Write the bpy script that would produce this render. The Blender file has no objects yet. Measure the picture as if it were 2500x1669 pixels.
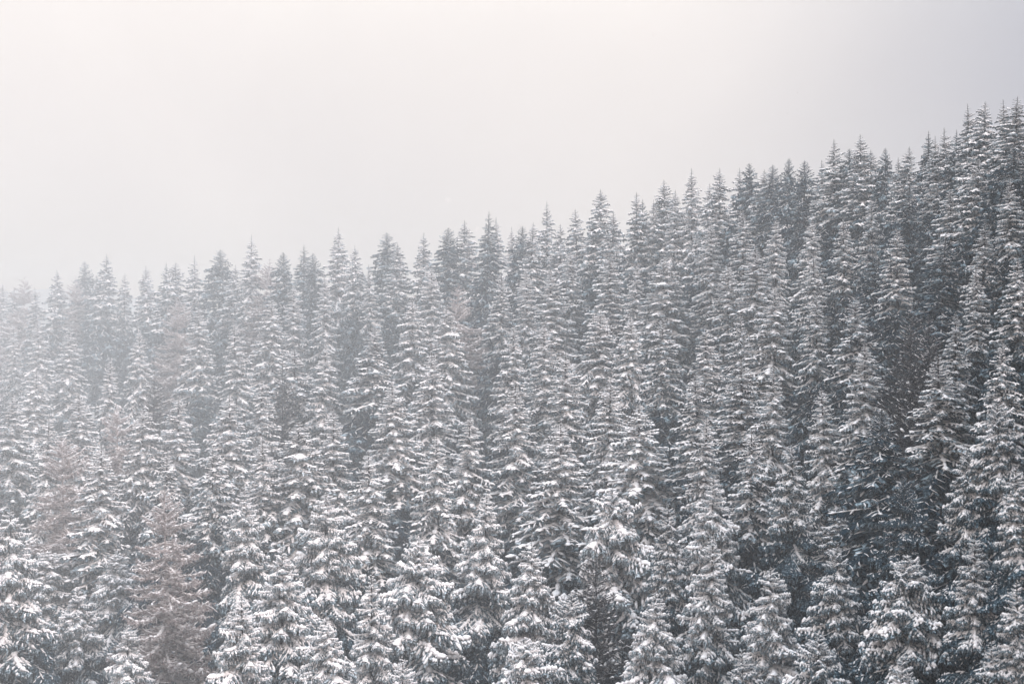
import bpy, math, random
import numpy as np
from mathutils import Matrix, Vector, Euler

SC = bpy.context.scene
COL = SC.collection
F = 2500 * 40.0 / 36.0          # focal length in photograph pixels (40 mm on a 36 mm sensor)
R = math.radians

# ------------------------------------------------------------------ camera
cam = bpy.data.cameras.new('camera')
cam.lens = 40.0
cam.sensor_width = 36.0
cam.dof.use_dof = True
cam.dof.focus_distance = 115.0
cam.dof.aperture_fstop = 1.2
cam.clip_start = 0.1
cam.clip_end = 4000.0
camo = bpy.data.objects.new('camera', cam)
COL.objects.link(camo)
camo.location = (0, 0, 0)
camo.rotation_euler = (R(90), 0, 0)
SC.camera = camo

# ------------------------------------------------------------------ sky and light
SUN_EL, SUN_AZ = R(46), R(120)          # veiled sun behind the camera to the right
world = bpy.data.worlds.new('World')
SC.world = world
world.use_nodes = True
wn, wl = world.node_tree.nodes, world.node_tree.links
wn.clear()
w_out = wn.new('ShaderNodeOutputWorld')
nishita = wn.new('ShaderNodeTexSky')
nishita.sky_type = 'NISHITA'
nishita.sun_disc = False
nishita.sun_elevation = SUN_EL
nishita.sun_rotation = SUN_AZ
nishita.air_density = 0.4
nishita.dust_density = 4.0
nishita.ozone_density = 0.5
bg_sky = wn.new('ShaderNodeBackground')
bg_sky.inputs['Strength'].default_value = 0.05
wl.new(nishita.outputs[0], bg_sky.inputs['Color'])
# overcast layer: brighter overhead (as overcast skies are), a little darker and violet to the right
tc = wn.new('ShaderNodeTexCoord')
sep = wn.new('ShaderNodeSeparateXYZ')
wl.new(tc.outputs['Generated'], sep.inputs[0])
up = wn.new('ShaderNodeMapRange')
up.inputs['From Min'].default_value = 0.0
up.inputs['From Max'].default_value = 1.0
up.inputs['To Min'].default_value = 1.0
up.inputs['To Max'].default_value = 4.6
sq = wn.new('ShaderNodeMath')
sq.operation = 'POWER'
sq.use_clamp = True
sq.inputs[1].default_value = 1.8
zc = wn.new('ShaderNodeClamp')
wl.new(sep.outputs['Z'], zc.inputs[0])
wl.new(zc.outputs[0], sq.inputs[0])
wl.new(sq.outputs[0], up.inputs['Value'])
side = wn.new('ShaderNodeMapRange')
side.interpolation_type = 'SMOOTHSTEP'
side.inputs['From Min'].default_value = 0.08
side.inputs['From Max'].default_value = 0.60
wl.new(sep.outputs['X'], side.inputs['Value'])
ramp = wn.new('ShaderNodeMix')
ramp.data_type = 'RGBA'
ramp.inputs[6].default_value = (0.470, 0.405, 0.338, 1)
ramp.inputs[7].default_value = (0.07, 0.062, 0.07, 1)
wl.new(side.outputs[0], ramp.inputs[0])
bg_cloud = wn.new('ShaderNodeBackground')
high = wn.new('ShaderNodeMix')
high.data_type = 'RGBA'
wl.new(sq.outputs[0], high.inputs[0])
wl.new(ramp.outputs[2], high.inputs[6])
high.inputs[7].default_value = (0.405, 0.49, 0.555, 1)
wl.new(high.outputs[2], bg_cloud.inputs['Color'])
wisp = wn.new('ShaderNodeTexNoise')
wisp.inputs['Scale'].default_value = 3.2
wisp.inputs['Detail'].default_value = 5
wisp.inputs['Distortion'].default_value = 0.6
wl.new(tc.outputs['Generated'], wisp.inputs['Vector'])
wmap = wn.new('ShaderNodeMapRange')
wmap.inputs['From Min'].default_value = 0.3
wmap.inputs['From Max'].default_value = 0.7
wmap.inputs['To Min'].default_value = 0.94
wmap.inputs['To Max'].default_value = 1.06
wl.new(wisp.outputs['Fac'], wmap.inputs['Value'])
mul = wn.new('ShaderNodeMath')
mul.operation = 'MULTIPLY'
wl.new(up.outputs[0], mul.inputs[0])
wl.new(wmap.outputs[0], mul.inputs[1])
wl.new(mul.outputs[0], bg_cloud.inputs['Strength'])
add = wn.new('ShaderNodeAddShader')
wl.new(bg_sky.outputs[0], add.inputs[0])
wl.new(bg_cloud.outputs[0], add.inputs[1])
wl.new(add.outputs[0], w_out.inputs['Surface'])

sun = bpy.data.lights.new('sun', 'SUN')
sun.energy = 1.5
sun.angle = R(24)
sun.color = (1.0, 0.90, 0.83)
suno = bpy.data.objects.new('sun', sun)
COL.objects.link(suno)
sd = Vector((math.sin(SUN_AZ) * math.cos(SUN_EL), math.cos(SUN_AZ) * math.cos(SUN_EL), math.sin(SUN_EL)))
suno.rotation_euler = sd.to_track_quat('Z', 'Y').to_euler()

vs = SC.view_settings
SC.display_settings.display_device = 'sRGB'
vs.view_transform = 'Standard'
vs.look = 'None'
vs.exposure = 0.55
vs.gamma = 1.0
vs.use_curve_mapping = False
SC.cycles.volume_bounces = 3
SC.cycles.max_bounces = 6
SC.cycles.diffuse_bounces = 3

# ------------------------------------------------------------------ materials
def new_mat(name):
    m = bpy.data.materials.new(name)
    m.use_nodes = True
    n, l = m.node_tree.nodes, m.node_tree.links
    b = n['Principled BSDF']
    b.inputs['Specular IOR Level'].default_value = 0.15
    return m, n, l, b

def snow_mat():
    m, n, l, b = new_mat('snow')
    t = n.new('ShaderNodeTexCoord')
    no = n.new('ShaderNodeTexNoise')
    no.inputs['Scale'].default_value = 6.0
    no.inputs['Detail'].default_value = 3
    l.new(t.outputs['Object'], no.inputs['Vector'])
    mx = n.new('ShaderNodeMix'); mx.data_type = 'RGBA'
    mx.inputs[6].default_value = (0.76, 0.712, 0.718, 1)
    mx.inputs[7].default_value = (0.92, 0.860, 0.862, 1)
    l.new(no.outputs['Fac'], mx.inputs[0])
    l.new(mx.outputs[2], b.inputs['Base Color'])
    b.inputs['Roughness'].default_value = 0.85
    return m

def frosted(name, dark, mid, frost, amount):
    """needles or twigs with a dusting of snow lying where they face up"""
    m, n, l, b = new_mat(name)
    t = n.new('ShaderNodeTexCoord')
    no = n.new('ShaderNodeTexNoise')
    no.inputs['Scale'].default_value = 9.0
    no.inputs['Detail'].default_value = 3
    l.new(t.outputs['Object'], no.inputs['Vector'])
    mx = n.new('ShaderNodeMix'); mx.data_type = 'RGBA'
    mx.inputs[6].default_value = dark
    mx.inputs[7].default_value = mid
    l.new(no.outputs['Fac'], mx.inputs[0])
    n2 = n.new('ShaderNodeTexNoise')
    n2.inputs['Scale'].default_value = 26.0
    n2.inputs['Detail'].default_value = 2
    l.new(t.outputs['Object'], n2.inputs['Vector'])
    mr = n.new('ShaderNodeMapRange')
    mr.inputs['From Min'].default_value = 0.62 - 0.3 * amount
    mr.inputs['From Max'].default_value = 0.78 - 0.2 * amount
    l.new(n2.outputs['Fac'], mr.inputs['Value'])
    m2 = n.new('ShaderNodeMix'); m2.data_type = 'RGBA'
    l.new(mr.outputs[0], m2.inputs[0])
    l.new(mx.outputs[2], m2.inputs[6])
    m2.inputs[7].default_value = frost
    l.new(m2.outputs[2], b.inputs['Base Color'])
    b.inputs['Roughness'].default_value = 0.8
    return m

M_SNOW = snow_mat()
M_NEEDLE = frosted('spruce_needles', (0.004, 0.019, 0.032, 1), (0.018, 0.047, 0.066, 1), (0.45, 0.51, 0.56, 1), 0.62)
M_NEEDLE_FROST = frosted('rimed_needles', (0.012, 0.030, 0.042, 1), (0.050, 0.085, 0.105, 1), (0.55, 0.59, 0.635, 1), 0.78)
M_NEEDLE_BARE_SHADED = frosted('bare_shaded_needles', (0.002, 0.015, 0.028, 1), (0.011, 0.036, 0.056, 1), (0.34, 0.42, 0.48, 1), 0.36)  # little frost, and a darker base that paints shade into lower crowns
NEEDLES = {'heavy': M_NEEDLE_FROST, 'medium': M_NEEDLE, 'light': M_NEEDLE_BARE_SHADED}
M_BARK = frosted('spruce_bark', (0.035, 0.032, 0.034, 1), (0.075, 0.066, 0.066, 1), (0.5, 0.5, 0.5, 1), 0.2)
M_LARCH = frosted('larch_twigs', (0.15, 0.098, 0.096, 1), (0.31, 0.225, 0.222, 1), (0.62, 0.57, 0.57, 1), 0.75)
M_BARE = frosted('bare_twigs', (0.02, 0.021, 0.026, 1), (0.055, 0.054, 0.062, 1), (0.5, 0.5, 0.52, 1), 0.15)

def ground_mat():
    m, n, l, b = new_mat('forest_floor')
    t = n.new('ShaderNodeTexCoord')
    no = n.new('ShaderNodeTexNoise')
    no.inputs['Scale'].default_value = 0.35
    no.inputs['Detail'].default_value = 7
    l.new(t.outputs['Object'], no.inputs['Vector'])
    mr = n.new('ShaderNodeMapRange')
    mr.inputs['From Min'].default_value = 0.58
    mr.inputs['From Max'].default_value = 0.80
    l.new(no.outputs['Fac'], mr.inputs['Value'])
    mx = n.new('ShaderNodeMix'); mx.data_type = 'RGBA'
    mx.inputs[6].default_value = (0.045, 0.048, 0.05, 1)
    mx.inputs[7].default_value = (0.62, 0.61, 0.63, 1)
    l.new(mr.outputs[0], mx.inputs[0])
    l.new(mx.outputs[2], b.inputs['Base Color'])
    b.inputs['Roughness'].default_value = 0.9
    return m
M_GROUND = ground_mat()

# ------------------------------------------------------------------ the slope
def interp(u, table):
    return float(np.interp(u, [p[0] for p in table], [p[1] for p in table]))
RIDGE_V = [(-900, 750), (-300, 722), (0, 708), (140, 692), (300, 682), (480, 660), (620, 642), (830, 615), (1000, 605), (1130, 590),
           (1260, 572), (1400, 548), (1550, 522), (1700, 482), (1850, 442), (2000, 412), (2150, 382), (2280, 345), (2400, 290),
           (2500, 262), (2650, 110), (2800, -80), (3100, -420), (3400, -720)]  # steep flank past the right edge is unseen, raised to block light
RIDGE_D = [(-900, 480), (-300, 480), (0, 465), (600, 325), (1250, 215), (1900, 125), (2300, 76), (2500, 57), (2800, 52), (3400, 46)]
NEAR_D = [(-900, 66), (0, 62), (600, 62), (1250, 57), (1900, 42), (2300, 29.5), (2500, 24), (2800, 21), (3400, 18)]
RIDGE_H = [(-900, 310), (0, 320), (1250, 440), (2500, 430), (3400, 420)]   # tree height seen at the ridge, photo pixels
NEAR_H = 960.0

def slope_point(u, s):
    """distance, tip height and ground height of the hillside along the azimuth of u; s = 0 foot of the view, 1 ridge"""
    vr = interp(u, RIDGE_V)
    dn, dr = interp(u, NEAR_D), interp(u, RIDGE_D)
    d = dn * (dr / dn) ** (abs(s) ** 1.35 if s > 0 else s)
    v = 1669 + (vr - 1669) * s
    hp = NEAR_H + (interp(u, RIDGE_H) - NEAR_H) * s
    h = hp * d / F
    z = (834.5 - v) / F * d
    return d, z, z - h

def make_ground():
    us = np.arange(-900, 4201, 50)
    ss = np.concatenate([np.arange(-1.2, 1.0001, 0.05)])
    verts, faces = [], []
    nrow = len(ss) + 4
    rng = random.Random(5)
    for u in us:
        a = (u - 1250) / F
        d0, _, g0 = slope_point(u, ss[0])
        verts.append((a * 20, -60.0, g0 - 6))
        for s in ss:
            d, _, g = slope_point(u, s)
            verts.append((a * d, d, g + rng.uniform(-0.25, 0.25)))
        d, _, g = slope_point(u, 1.0)
        for k, (dd, dz) in enumerate(((20, -2), (45, -10), (75, -24))):
            verts.append((a * (d + dd), d + dd, g + dz))
    for i in range(len(us) - 1):
        for j in range(nrow - 1):
            p = i * nrow + j
            faces.append((p, p + nrow, p + nrow + 1, p + 1))
    me = bpy.data.meshes.new('hillside')
    me.from_pydata(verts, [], faces)
    me.polygons.foreach_set('use_smooth', [True] * len(me.polygons))
    me.materials.append(M_GROUND)
    o = bpy.data.objects.new('hillside', me)
    COL.objects.link(o)
    o['kind'] = 'structure'
    o['label'] = 'steep forest floor with patchy snow under the trees'
    return o
make_ground()

# ------------------------------------------------------------------ mesh building blocks
class Geo:
    def __init__(self):
        self.v, self.f = [], []
    def tri(self, a, b, c):
        i = len(self.v)
        self.v += [tuple(a), tuple(b), tuple(c)]
        self.f.append((i, i + 1, i + 2))
    def tube(self, pts, radii, sides=3):
        n0 = len(self.v)
        for k, p in enumerate(pts):
            q = pts[min(k + 1, len(pts) - 1)] - pts[max(k - 1, 0)]
            q = q.normalized() if q.length > 1e-9 else Vector((0, 0, 1))
            a = q.cross(Vector((0, 0, 1)))
            if a.length < 1e-4:
                a = Vector((1, 0, 0))
            a.normalize()
            b = q.cross(a)
            for j in range(sides):
                t = 2 * math.pi * j / sides
                self.v.append(tuple(p + (a * math.cos(t) + b * math.sin(t)) * radii[k]))
        for k in range(len(pts) - 1):
            for j in range(sides):
                p = n0 + k * sides + j
                q = n0 + k * sides + (j + 1) % sides
                self.f.append((p, q, q + sides, p + sides))
    def lump(self, pts, widths, heights, section=((-1.0, -0.35), (-0.62, 0.6), (0.0, 0.95), (0.62, 0.6), (1.0, -0.35), (0.0, -0.25))):
        """a pillow of snow lying along a line of points"""
        n0 = len(self.v)
        n = len(pts)
        for k, p in enumerate(pts):
            q = pts[min(k + 1, n - 1)] - pts[max(k - 1, 0)]
            a = Vector((q.y, -q.x, 0))
            a = a.normalized() if a.length > 1e-9 else Vector((1, 0, 0))
            w, h = widths[k], heights[k]
            for (x, z) in section:
                self.v.append(tuple(p + a * (x * w) + Vector((0, 0, z * h))))
        m = len(section)
        for k in range(n - 1):
            for j in range(m):
                p = n0 + k * m + j
                q = n0 + k * m + (j + 1) % m
                self.f.append((p, p + m, q + m, q))
        self.f.append(tuple(n0 + j for j in range(m)))
        self.f.append(tuple(n0 + (n - 1) * m + j for j in reversed(range(m))))
    def arrays(self):
        return np.array(self.v, dtype=float).reshape(-1, 3), self.f
    def mesh(self, name, mat, smooth=False):
        return to_mesh(name, self.v, self.f, mat, smooth)

def to_mesh(name, v, f, mat, smooth=False):
    me = bpy.data.meshes.new(name)
    me.from_pydata([tuple(p) for p in v] if not isinstance(v, list) else v, [], f)
    if smooth:
        me.polygons.foreach_set('use_smooth', [True] * len(me.polygons))
    me.materials.append(mat)
    return me

def spruce_bough(rng, style, nb, load, fine=True):
    """one spruce bough of length 1 along +X: hanging needle sprays, snow pillows on top"""
    g, sn = Geo(), Geo()
    rise, droop, tip = {'top': (0.34, 0.30, 0.08), 'mid': (0.14, 0.50, 0.20), 'low': (-0.05, 0.62, 0.24)}[style]
    if style == 'top':                     # boughs with little snow still reach upwards
        rise += 0.30 * (0.97 - load)
    rise += rng.uniform(-0.08, 0.08); droop += rng.uniform(-0.12, 0.12)
    wob = rng.uniform(-0.12, 0.12)
    def ax(t):
        return Vector((t * (1 - 0.06 * t), wob * math.sin(2.6 * t), rise * t - droop * t ** 1.7 + tip * t ** 4))
    g.tube([ax(t) for t in (0, 0.35, 0.7, 1.0)], [0.022, 0.016, 0.009, 0.003], 3)
    shoots = []
    m = nb
    for k in range(m):
        t = 0.14 + 0.83 * (k + rng.uniform(-0.3, 0.3)) / max(1, m - 1)
        t = min(0.98, max(0.1, t))
        for sd_ in (-1, 1):
            ln = (0.25 * math.sin(math.pi * min(1, 0.25 + 0.75 * t)) ** 0.7 + 0.07) * rng.uniform(0.5, 1.1)
            if style == 'top':
                ln *= 0.75
            ang = R(rng.uniform(42, 78)) * sd_
            shoots.append((ax(t), Vector((math.cos(ang), math.sin(ang), rng.uniform(-0.55, -0.05))), ln, 1.0))
    shoots.append((ax(0.12), None, 0.88, 1.35))
    for (p0, d, ln, sz) in shoots:
        if d is None:
            ts = [0.12 + 0.88 * i / 5 for i in range(6)]
            pts = [ax(t) for t in ts]
        else:
            ns = 2
            pts = [p0 + d * (ln * i / ns) + Vector((0, 0, -0.30 * ln * (i / ns) ** 2)) for i in range(ns + 1)]
        n = len(pts) - 1
        for i in range(n):
            a, b = pts[i], pts[i + 1]
            seg = b - a
            pr = Vector((seg.y, -seg.x, 0))
            pr = pr.normalized() if pr.length > 1e-9 else Vector((0, 1, 0))
            for (off, hang) in ((-1, 0.6), (1, 0.6), (0, 1.25)):
                hh = rng.uniform(0.06, 0.16) * hang * (1.5 if d is None else 1.0) * (1.0 if style != 'top' else 0.6)
                ww = rng.uniform(0.03, 0.07) * off
                c = a + seg * rng.uniform(0.3, 1.2) + pr * ww + Vector((0, 0, -hh))
                ex = seg * 0.12
                g.tri(a - ex, b + ex, c)
        # snow
        pieces = (2 if fine else 1) if d is not None else (7 if fine else 4)
        for q in range(pieces):
            if rng.random() > load * (1.0 if d is not None else 1.1):
                continue
            if d is not None:
                i0 = (q + rng.uniform(0.0, 0.3)) / pieces
                i1 = i0 + rng.uniform(0.55, 0.9) / pieces
            else:
                i0 = q / pieces + rng.uniform(-0.03, 0.05); i1 = (q + 1) / pieces + rng.uniform(-0.02, 0.05)
                i0 = max(0, i0)
            def along(x):
                x = max(0, min(1.03, x)) * n
                i = min(n - 1, int(x))
                return pts[i] + (pts[i + 1] - pts[i]) * (x - i)
            kk = 3
            w0 = rng.uniform(0.018, 0.036) * (2.2 if d is None else 1.0)
            h0 = rng.uniform(0.020, 0.042) * (1.8 if d is None else 1.0)
            if style == 'low':
                w0 *= 0.8; h0 *= 0.8
            if load < 0.6:
                w0 *= 0.42 if d is None else 0.6; h0 *= 0.5 if d is None else 0.65
            if load > 0.9 and d is None:
                w0 *= 1.3; h0 *= 1.1
            if not fine:
                w0 *= 1.35; h0 *= 1.25
            pp, ws, hs = [], [], []
            for i in range(kk):
                x = i / (kk - 1)
                prof = 0.55 + 0.45 * math.sin(math.pi * min(1, max(0, 0.1 + 0.8 * x)))
                if i in (0, kk - 1):
                    prof *= 0.6
                pp.append(along(i0 + (i1 - i0) * x) + Vector((rng.uniform(-.008, .008), rng.uniform(-.008, .008), 0.012)))
                ws.append(w0 * prof * rng.uniform(0.75, 1.3)); hs.append(h0 * prof * rng.uniform(0.75, 1.3))
            if fine:
                sn.lump(pp, ws, hs)
            else:
                sn.lump(pp, ws, hs, ((-1.0, -0.3), (-0.3, 0.85), (0.5, 0.75), (1.0, -0.3)))
    return g, sn

def larch_branch(rng, style, dense, snowy=1.0):
    """one leafless branch of length 1 along +X: upswept, fine twigs, a thin line of snow"""
    g, sn = Geo(), Geo()
    rise, droop, tip = {'top': (0.75, 0.30, 0.05), 'mid': (0.05, 0.42, 0.42), 'low': (-0.12, 0.45, 0.42), 'up': (1.3, 0.2, 0.1)}[style]
    rise += rng.uniform(-0.1, 0.1); droop += rng.uniform(-0.1, 0.1)
    wob = rng.uniform(-0.2, 0.2)
    def ax(t):
        return Vector((t, wob * math.sin(2.4 * t), rise * t - droop * t ** 1.4 + tip * t ** 3.2))
    N = 7
    pts = [ax(i / N) for i in range(N + 1)]
    g.tube(pts, [0.028 * (1 - 0.85 * i / N) + 0.003 for i in range(N + 1)], 3)
    for k in range(dense):
        t = 0.12 + 0.88 * k / dense
        p = ax(t)
        sd_ = -1 if k % 2 else 1
        ang = R(rng.uniform(25, 75)) * sd_
        ln = rng.uniform(0.12, 0.34) * (1.15 - 0.6 * t)
        d = Vector((math.cos(ang), math.sin(ang), rng.uniform(-0.35, 0.45)))
        tw = [p, p + d * ln * 0.5 + Vector((0, 0, -0.03 * ln)), p + d * ln + Vector((0, 0, rng.uniform(-0.2, 0.25) * ln))]
        g.tube(tw, [0.009, 0.007, 0.003], 3)
        for q in range(13):
            b = tw[1] + (tw[2] - tw[0]) * rng.uniform(-0.4, 0.5)
            dd = Vector((rng.uniform(-.2, 1), rng.uniform(-1, 1), rng.uniform(-1.0, 0.5))).normalized() * rng.uniform(0.04, 0.12)
            e = Vector((rng.uniform(-1, 1), rng.uniform(-1, 1), rng.uniform(-1, 1))) * 0.013
            g.tri(b - e, b + e, b + dd)
        if rng.random() < 0.45 * snowy:
            sn.lump([q_ + Vector((0, 0, 0.008)) for q_ in tw], [0.010, 0.011, 0.006], [0.012, 0.013, 0.007])
    for i in range(N):
        if rng.random() < 0.88 * snowy:
            a, b = ax(i / N), ax((i + 0.9) / N)
            w = rng.uniform(0.024, 0.040)
            sn.lump([a + Vector((0, 0, .015)), (a + b) / 2 + Vector((0, 0, .018)), b + Vector((0, 0, .012))],
                    [w * .7, w * 1.15, w * .7], [w * .8, w * 1.3, w * .8])
    return g, sn

RNG = random.Random(2024)
LIB = {}
for load_name, load in (('heavy', 0.97), ('medium', 0.80), ('light', 0.24)):
    for style in ('top', 'mid', 'low'):
        L = []
        for k in range(5):
            g, s = spruce_bough(RNG, style, 9 if style == 'top' else 15, load)
            L.append((g.mesh('bough', NEEDLES[load_name]), s.mesh('snow', M_SNOW, True)))
        LIB[load_name, style] = L
FAR = {}
for load_name, load in (('heavy', 0.97), ('medium', 0.80), ('light', 0.24)):
    for style in ('top', 'mid', 'low'):
        L = []
        for k in range(5):
            g, s = spruce_bough(RNG, style, 4 if style == 'top' else 6, load, False)
            L.append((g.arrays(), s.arrays()))
        FAR[load_name, style] = L
for style in ('top', 'mid', 'low'):
    LIB['larch', style] = [(lambda gs: (gs[0].mesh('branch', M_LARCH), gs[1].mesh('snow', M_SNOW, True)))(larch_branch(RNG, style, 34)) for k in range(5)]
    LIB['bare', style] = [(lambda gs: (gs[0].mesh('branch', M_BARE), gs[1].mesh('snow', M_SNOW, True)))(larch_branch(RNG, 'top', 34, 0.3)) for k in range(4)]

def trunk_geo(h, r0):
    g = Geo()
    pts = [Vector((0, 0, -0.06 * h)), Vector((0, 0, 0.02 * h)), Vector((0, 0, 0.5 * h)), Vector((0, 0, 0.9 * h)), Vector((0, 0, h))]
    g.tube(pts, [r0 * 1.25, r0, r0 * 0.55, r0 * 0.16, r0 * 0.05], 7)
    return g
TRUNK = {'spruce': trunk_geo(1.0, 0.0125).mesh('trunk', M_BARK),
         'larch': trunk_geo(1.0, 0.011).mesh('trunk', M_LARCH),
         'bare': trunk_geo(1.0, 0.010).mesh('trunk', M_BARE)}

def crown_layout(rng, width, kind, dense=False):
    """where each bough of a tree of height 1 sits: (matrix, style, index)"""
    out = []
    depth = 0.012
    fullness = rng.uniform(0.54, 0.70)
    power = rng.uniform(0.60, 0.76)
    bottom = rng.uniform(0.82, 0.92)
    phase = rng.uniform(0, 6.28)
    # some sides of a crown are thinner than others
    ga = rng.uniform(0, 6.28)
    while depth < bottom:
        x = depth / bottom
        rad = width * min(1.0, (depth / fullness)) ** power
        if depth > 0.74:
            rad *= 1 - 0.5 * (depth - 0.74) / 0.3
        rad *= min(1.0, 0.78 + 0.22 * depth / 0.08)
        rad = max(rad, 0.005)
        n = rng.choice((6, 7, 7, 8)) if kind == 'spruce' else rng.choice((5, 6, 6))
        if depth < 0.04:
            n = 5 if kind == 'spruce' else 4
        phase += rng.uniform(0.35, 0.9)
        for k in range(n):
            if rng.random() < 0.05:
                continue
            ang = phase + 2 * math.pi * (k + rng.uniform(-0.18, 0.18)) / n
            ln = rad * rng.uniform(0.84, 1.14) * (1 + 0.12 * math.cos(ang - ga))
            if depth < 0.3:
                ln *= rng.uniform(0.78, 1.14)
            if rng.random() < 0.06:
                ln *= rng.uniform(0.5, 0.75)
            if kind == 'spruce':
                style = 'top' if depth < 0.11 + rng.uniform(-0.05, 0.05) else ('mid' if depth < 0.36 + rng.uniform(-0.12, 0.12) else 'low')
                pitch = R(rng.uniform(-9, 9) if dense else rng.uniform(-6, 6)); pitch += R(0 + (6 if style == 'top' else 2 if style == 'mid' else -4))
                thick = 1.0 + 0.25 * max(0, 0.2 - depth) / 0.2
            else:
                style = 'top' if depth < 0.20 else ('mid' if depth < 0.6 else 'low')
                pitch = R(rng.uniform(-8, 8))
                thick = 1.0
            z = 1.0 - depth + (rng.uniform(-0.012, 0.012) * min(1.0, depth / 0.08) if dense else rng.uniform(-0.006, 0.006))
            roll = R(rng.uniform(-7, 7))
            m = Matrix.Translation((0, 0, min(z, 0.995))) @ Euler((0, 0, ang)).to_matrix().to_4x4() @ Euler((roll, -pitch, 0)).to_matrix().to_4x4() \
                @ Matrix.Diagonal((ln, ln * rng.uniform(0.85, 1.2) * thick, ln * rng.uniform(0.85, 1.15) * thick, 1))
            out.append((m, style, rng.randrange(1000)))
        step = 0.0125 + 0.0235 * min(1.0, depth / 0.36)
        if kind != 'spruce':
            step = 0.020 + 0.016 * min(1, depth / 0.5)
        if dense:
            step *= 0.74
        depth += step * rng.uniform(0.86, 1.16)
    return out

LEADER = Geo()
LEADER.tube([Vector((0, 0, 0.955)), Vector((0.0005, 0, 0.985)), Vector((0, 0, 1.012))], [0.003, 0.0022, 0.0005], 4)

ORDER = ('heavy', 'medium', 'light')
def shaded_load_at(load, z, rng, far=False):  # lower boughs get less snow and darker needles, imitating shade inside the stand
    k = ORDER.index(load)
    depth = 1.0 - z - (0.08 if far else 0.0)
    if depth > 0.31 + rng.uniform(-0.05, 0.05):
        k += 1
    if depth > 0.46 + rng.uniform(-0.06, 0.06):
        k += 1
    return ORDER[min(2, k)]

# far crowns: whole joined crowns, several of each load
def far_crown(seed, load, width):
    rng = random.Random(seed)
    nv, nf, sv, sf, slots = [], [], [], [], []
    no = so = 0
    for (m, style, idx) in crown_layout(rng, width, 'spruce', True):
        ld = shaded_load_at(load, m.translation.z, rng, True)
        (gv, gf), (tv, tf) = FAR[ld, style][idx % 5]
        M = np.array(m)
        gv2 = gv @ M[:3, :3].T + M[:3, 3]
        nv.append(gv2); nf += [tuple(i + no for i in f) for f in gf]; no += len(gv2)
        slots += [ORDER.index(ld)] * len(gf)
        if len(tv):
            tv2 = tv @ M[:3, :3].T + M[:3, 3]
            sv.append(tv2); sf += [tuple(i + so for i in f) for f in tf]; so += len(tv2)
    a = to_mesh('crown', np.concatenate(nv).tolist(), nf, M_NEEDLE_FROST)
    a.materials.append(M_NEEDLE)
    a.materials.append(M_NEEDLE_BARE_SHADED)
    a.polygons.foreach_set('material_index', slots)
    b = to_mesh('snow', np.concatenate(sv).tolist(), sf, M_SNOW, True)
    return a, b
CROWNS = {}
sd0 = 100
for load in ('heavy', 'medium', 'light'):
    for shape, w in (('narrow', 0.105), ('full', 0.128), ('broad', 0.15)):
        for k in range({'heavy': 2, 'medium': 2, 'light': 1}[load]):
            sd0 += 1
            CROWNS.setdefault((load, shape), []).append(far_crown(sd0, load, w))

# ------------------------------------------------------------------ trees
# tip of each tree as seen in the photograph, found again on the hillside by its distance
SKYLINE = [(6, 691), (35, 704), (85, 701), (139, 659), (207, 637), (236, 672), (260, 620), (305, 666), (356, 648), (406, 639), (429, 640), (475, 623),
           (538, 608), (575, 647), (614, 573), (692, 615), (742, 597), (763, 617), (826, 555), (866, 599), (900, 646),
           (944, 567), (970, 592), (1035, 567), (1094, 555), (1134, 538), (1194, 515), (1211, 530), (1249, 553), (1275, 551),
           (1302, 543), (1335, 491), (1368, 547), (1404, 510), (1466, 462), (1498, 516), (1554, 469), (1569, 486), (1596, 487),
           (1621, 439), (1649, 464), (1688, 411), (1733, 447), (1757, 410), (1805, 410), (1829, 398), (1866, 414), (1886, 402),
           (1926, 386), (1964, 391), (2006, 391), (2036, 340), (2073, 363), (2100, 328), (2126, 366), (2162, 361),
           (2193, 384), (2220, 358), (2267, 320), (2283, 332), (2305, 312), (2335, 317), (2362, 254), (2405, 248),
           (2449, 243), (2484, 236)]
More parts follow.
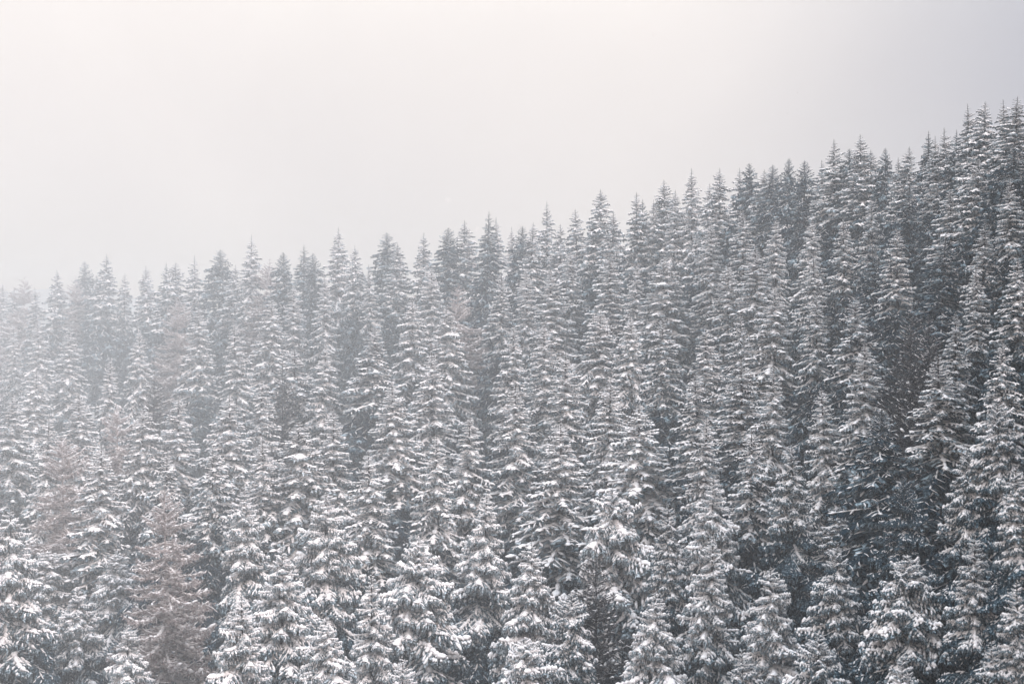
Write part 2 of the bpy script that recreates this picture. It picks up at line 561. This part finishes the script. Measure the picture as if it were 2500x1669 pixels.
INNER = [(170, 795), (516, 815), (604, 813), (270, 869), (437, 960), (193, 957), (32, 787), (91, 781), (484, 743), (616, 751),
         (572, 781), (664, 726), (717, 691), (793, 667), (916, 796), (720, 846), (904, 876), (796, 835), (987, 785), (1007, 726),
         (1089, 747), (1239, 717), (1054, 864), (813, 990), (957, 931), (1148, 1005), (1224, 660), (822, 905), (1284, 652),
         (1343, 658), (1392, 611), (1680, 635), (1621, 626), (1557, 640), (1844, 597), (1777, 641), (1489, 621), (1466, 752),
         (1381, 858), (1255, 790), (1540, 770), (1618, 773), (1590, 860), (1809, 870), (1809, 760), (1724, 793), (1328, 782),
         (1492, 919), (1258, 931), (1697, 911), (2127, 482), (2080, 508), (1983, 536), (1986, 615), (2130, 589), (2190, 555),
         (2309, 571), (2241, 492), (2221, 440), (2414, 440), (2405, 535), (1992, 712), (1895, 530), (2323, 640), (2382, 642),
         (2385, 738), (2464, 430), (2332, 755), (2485, 620), (2112, 835), (2447, 829), (2153, 1000), (2206, 1158), 
         (2012, 1085), (2004, 940), (2435, 975), (1933, 1080), (1889, 900), (1466, 990), (1560, 985), (1369, 1026), (1410, 1110),
         (1600, 1040), (1725, 1020), (1495, 1190), (1630, 1225), (1835, 1046), (25, 1243), (248, 1083), (408, 1100), 
         (596, 1184), (580, 1310), (509, 1200), (651, 1400), (590, 1450), (933, 1217),
         (1022, 1310), (796, 1200), (815, 1330), (907, 1390), (1189, 1200), (1129, 1340), (1210, 1392), (796, 1503), (984, 1597),
         (1278, 1550), (690, 1330), (728, 1026), (941, 1010), (1065, 1060), (1163, 1107), (1010, 1140), (899, 1100), (813, 1110),
         (1238, 1239), (1405, 1250), (1742, 1160), (1298, 1320), (1548, 1300), (1742, 1300), (1396, 1444), (1882, 1380),
         (1875, 1533), (2043, 1316), (2205, 1190), (2380, 1299), (2482, 1410), (2000, 1542), (2205, 1597), (2330, 1570),
         (1898, 1195), (560, 960), (640, 920), (340, 800), (90, 900), (30, 960), (120, 1010), (350, 990), (520, 1080),
         (640, 1060), (2290, 860), (2360, 1090), (2480, 1130), (2420, 1560), (2130, 1420), (1600, 1440)]
LARCHES = [(150, 1065, 1.0), (284, 985, 0.9), (401, 1180, 1.05), (252, 1400, 0.5), (434, 725, 0.8), (658, 632, 0.8),
           (1118, 690, 0.8), (60, 676, 0.8), (185, 672, 0.8)]
SMALL = [(284, 1344), (190, 1432), (312, 1523), (118, 1344), (2048, 1234), (1600, 1470), (1000, 1420)]
BARE = [(2225, 735), (2268, 770), (378, 905), (690, 878), (1455, 1330)]

def clear(u, v, pts, f=1.0):
    s = max(0.0, min(1.0, (1669 - v) / (1669 - interp(u, RIDGE_V))))
    dx = (200 - 130 * s) * f
    dy = (250 - 165 * s) * f
    return all(((u - p[0]) / dx) ** 2 + ((v - p[1]) / dy) ** 2 > 1 for p in pts)

rng = random.Random(77)
kept = []
for p in sorted(INNER, key=lambda q: q[1]):
    if clear(p[0], p[1], kept, 0.70):
        kept.append(p)
INNER = kept
taken = list(SKYLINE) + list(INNER) + [(p[0], p[1]) for p in LARCHES] + list(SMALL) + list(BARE)
FILL = []
for attempt in range(9000):
    u = rng.uniform(-110, 2620)
    vr = interp(u, RIDGE_V)
    v = vr + 30 + (1590 - vr - 30) * rng.random()
    if clear(u, v, taken, 0.92) and clear(u, v, [(p[0], p[1] + 110) for p in LARCHES + BARE], 1.4) and len(FILL) < 85:
        taken.append((u, v)); FILL.append((u, v))

def set_thing(o, label, cat, group=None):
    o['label'] = label
    o['category'] = cat
    if group:
        o['group'] = group

def child(name, me, parent, matrix=None):
    o = bpy.data.objects.new(name, me)
    COL.objects.link(o)
    o.parent = parent
    if name == 'snow':
        o['kind'] = 'stuff'               # uncountable pads lying on the bough
    if matrix is not None:
        o.matrix_basis = matrix
    return o

ONES = 'zero one two three four five six seven eight nine ten eleven twelve thirteen fourteen fifteen sixteen seventeen eighteen nineteen'.split()
TENS = 'x x twenty thirty forty fifty sixty seventy eighty ninety'.split()
def spell(k):
    k = max(0, min(99, int(round(k))))
    return ONES[k] if k < 20 else TENS[k // 10] + ('-' + ONES[k % 10] if k % 10 else '')
def where(u, v):
    return '%s percent across and %s down the photo' % (spell(u / 25.0), spell(v / 16.69))

USED = set()
COUNT = {'near': 0, 'far': 0}
def near_row(s):
    return s < 0.50
def plant(u, v, kind, rng, skyline=False, scale=1.0, detailed=None, label=None):
    vr = interp(u, RIDGE_V)
    s = min(1.0, (1669 - v) / (1669 - vr))
    d, z, g = slope_point(u, s)
    if skyline and s > 0.985:
        k = rng.uniform(0.97, 1.05)
        d *= k
    tip = (834.5 - v) / F * d
    h = tip - g
    if scale != 1.0:                      # a small tree with its tip there stands farther up the slope, a tall one nearer
        lo, hi = -0.9, 1.0
        for _ in range(40):
            s = (lo + hi) / 2
            d, z, g = slope_point(u, s)
            h = (834.5 - v) / F * d - g
            want = scale * (NEAR_H + (interp(u, RIDGE_H) - NEAR_H) * s) * d / F
            if h > want:
                lo = s
            else:
                hi = s
    x = (u - 1250) / F * d
    name = {'spruce': 'spruce_tree', 'larch': 'larch_tree', 'bare': 'bare_tree'}[kind]
    root = bpy.data.objects.new(name, None)
    root.empty_display_size = 0.5
    COL.objects.link(root)
    root.location = (x, d, g)
    root.rotation_euler = (R(rng.gauss(0, 1.2)), R(rng.gauss(0, 1.2)), rng.uniform(0, 6.28))
    fat = h if kind != 'spruce' or near_row(s) else h * (1.95 - 0.70 * s) * rng.choice((0.8, 0.9, 1.0, 1.0, 1.1, 1.28))
    root.scale = (fat, fat, h)
    # leaning must not move the tip
    tipw = Euler(root.rotation_euler).to_matrix() @ Vector((0, 0, h))
    root.location = (x - tipw.x, d - tipw.y, g + (h - tipw.z))
    child('trunk', TRUNK[kind], root)
    load = rng.choices(('heavy', 'medium', 'light'), ((9, 2, 0) if u < 1600 else (6, 3, 0)) if not skyline else (1, 4, 1.5))[0]
    if u > 1900 and not skyline:  # less snow and darker needles here imitate a darkening towards the right
        load = rng.choices(('heavy', 'medium', 'light'), (1.0, 5, 0.6) if u < 2150 else (0.3, 6, 0.8))[0]
    shape = rng.choices(('narrow', 'full', 'broad'), (3, 4, 2) if u < 1700 else (5, 3, 1))[0]
    w = {'narrow': 0.105, 'full': 0.128, 'broad': 0.15}[shape]
    w *= (1.70 - 0.30 * s) * rng.choice((0.82, 0.92, 1.0, 1.0, 1.1, 1.25))
    near = near_row(s) if detailed is None else detailed
    if kind != 'spruce':
        for (m, style, idx) in crown_layout(rng, 0.215 if kind == 'larch' else 0.15, kind):
            gm, sm = LIB[kind, style][idx % len(LIB[kind, style])]
            b = child('branch', gm, root, m)
            child('snow', sm, b)
    elif near:
        COUNT['near'] += 1
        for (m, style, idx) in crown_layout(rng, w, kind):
            gm, sm = LIB[shaded_load_at(load, m.translation.z, rng), style][idx % 5]
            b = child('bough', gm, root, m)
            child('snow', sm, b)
    else:
        COUNT['far'] += 1
        gm, sm = rng.choice(CROWNS[load, shape])
        c = child('crown', gm, root)
        child('snow', sm, c)
    lw = {'heavy': 'heavily snow-laden', 'medium': 'snow-covered', 'light': 'lightly snow-dusted'}[load]
    label = label or NAMED.get((u, v))
    if label is None:
        if kind == 'spruce':
            sh = {'narrow': 'slender', 'full': 'conical', 'broad': 'broad'}[shape]
            label = ('%s %s skyline spruce' if skyline else '%s %s spruce') % (sh, lw) + ', tip ' + where(u, v)
        elif kind == 'larch':
            label = 'leafless pinkish larch with snow-lined branches, tip ' + where(u, v)
        else:
            label = 'bare dark twiggy tree between spruces, top ' + where(u, v)
    if label in USED and 'past the highest' not in label:
        label = label.replace(', tip ', ', tip about ')
    USED.add(label)
    set_thing(root, label, 'tree', {'spruce': 'snowy spruces on the slope', 'larch': 'leafless larches among the spruces',
                                    'bare': 'bare trees among the spruces'}[kind] if not skyline else 'spruces along the skyline')
    return root

NAMED = {
    (614, 573): 'lone narrow spruce spire standing clear of the skyline beside a bare pinkish larch top',
    (826, 555): 'tall full spruce rising above its neighbours on the lower half of the skyline',
    (538, 608): 'dark cone-shaped skyline spruce just before the lone narrow spire',
    (2130, 589): 'tall heavy-boughed spruce beside the dark bare gap high on the slope',
    (401, 1180): 'wide pinkish-brown leafless larch, the reddest tree, low on the slope',
    (150, 1065): 'broad grey-brown leafless larch with long snow-lined branches, near the reddest larch',
    (284, 985): 'brownish leafless larch top standing between and above the two broad larches',
    (252, 1400): 'small brownish larch between the feet of the two broad larches',
    (658, 632): 'thin pale pink larch top on the skyline after the lone narrow spire',
    (1118, 690): 'faint pink leafless larch just below the middle of the skyline',
    (2225, 735): 'dark bare bush-like tree filling the gap high on the dark side',
    (1455, 1330): 'dark thin bare tree in the gap at the foot of the slope',
}
rng = random.Random(31)
# unseen spruces beyond the right edge, planted there to cast shade
for k in range(16):
    u = 2580 + 700 * ((k * 0.618) % 1.0)
    vr = interp(u, RIDGE_V)
    plant(u, vr + (900 - vr) * ((k + 0.5) / 16) ** 1.2 + 20, 'spruce', rng, detailed=False, label='unseen snow-covered spruce added for shade past the highest end of the skyline')
for (u, v) in SKYLINE:
    plant(u, v, 'spruce', rng, skyline=True)
for (u, v) in INNER:
    plant(u, v, 'spruce', rng)
for (u, v) in FILL:
    plant(u, v, 'spruce', rng)
for (u, v) in SMALL:
    plant(u, v, 'spruce', rng, scale=0.62, detailed=True, label='small young snow-covered spruce, tip ' + where(u, v))
for (u, v, k) in LARCHES:
    plant(u, v, 'larch', rng, scale=k if k < 0.7 else 1.0)
for (u, v) in BARE:
    plant(u, v, 'bare', rng)
print('TREES', COUNT, 'fill', len(FILL), 'objects', len(bpy.data.objects))

# ------------------------------------------------------------------ the far hill and the air
def far_hill():
    v, f = [], []
    n, mrow = 60, 14
    r2 = random.Random(9)
    for i in range(n + 1):
        x = -380 + 420 * i / n
        top = 25 * math.exp(-((x + 260) / 120.0) ** 2) + 2 * math.sin(x * 0.02)
        for j in range(mrow + 1):
            t = j / mrow
            v.append((x + r2.uniform(-2, 2), 565 + 60 * t, -95 + (95 + top + 2) * t ** 0.8 + r2.uniform(-0.6, 0.6)))
    for i in range(n):
        for j in range(mrow):
            p = i * (mrow + 1) + j
            f.append((p, p + mrow + 1, p + mrow + 2, p + 1))
    hm, hn, hl, hb = new_mat('hill_forest')
    hb.inputs['Base Color'].default_value = (0.34, 0.33, 0.325, 1)
    me = to_mesh('far_hill', v, f, hm, True)
    o = bpy.data.objects.new('far_hill', me)
    COL.objects.link(o)
    o['kind'] = 'structure'
    o['label'] = 'faint snowy hill fading into the cloud beyond the left skyline'
far_hill()

def snowfall():
    r3 = random.Random(404)
    g = Geo()
    for k in range(1800):
        d = 5 + 50 * r3.random() ** 0.7
        c = Vector((r3.uniform(-0.5, 0.5) * d, d, r3.uniform(-0.34, 0.34) * d))
        q = [c + Vector((r3.uniform(-1, 1), r3.uniform(-1, 1), r3.uniform(-1, 1))) * r3.uniform(0.005, 0.010) for _ in range(4)]
        g.tri(q[0], q[1], q[2]); g.tri(q[0], q[3], q[1]); g.tri(q[1], q[3], q[2]); g.tri(q[2], q[3], q[0])
    o = bpy.data.objects.new('snowflakes', g.mesh('snowflakes', M_SNOW))
    COL.objects.link(o)
    o['kind'] = 'stuff'
    o['label'] = 'fine snow falling in front of the forest'
snowfall()

def haze():
    x0, x1, y0, y1, z0, z1 = -450, 450, -62, 640, -97, 38
    v = [(x, y, z) for x in (x0, x1) for y in (y0, y1) for z in (z0, z1)]
    f = [(0, 1, 3, 2), (4, 6, 7, 5), (0, 4, 5, 1), (2, 3, 7, 6), (0, 2, 6, 4), (1, 5, 7, 3)]
    me = bpy.data.meshes.new('haze')
    me.from_pydata(v, [], f)
    m = bpy.data.materials.new('haze')
    m.use_nodes = True
    n, l = m.node_tree.nodes, m.node_tree.links
    n.clear()
    out = n.new('ShaderNodeOutputMaterial')
    pv = n.new('ShaderNodeVolumePrincipled')
    pv.inputs['Color'].default_value = (0.905, 0.918, 0.948, 1)
    pv.inputs['Density'].default_value = 0.0019
    pv.inputs['Anisotropy'].default_value = 0.55
    l.new(pv.outputs[0], out.inputs['Volume'])
    me.materials.append(m)
    o = bpy.data.objects.new('haze', me)
    COL.objects.link(o)
    o['kind'] = 'stuff'
    o['label'] = 'snowy mist between the camera and the forest'
haze()
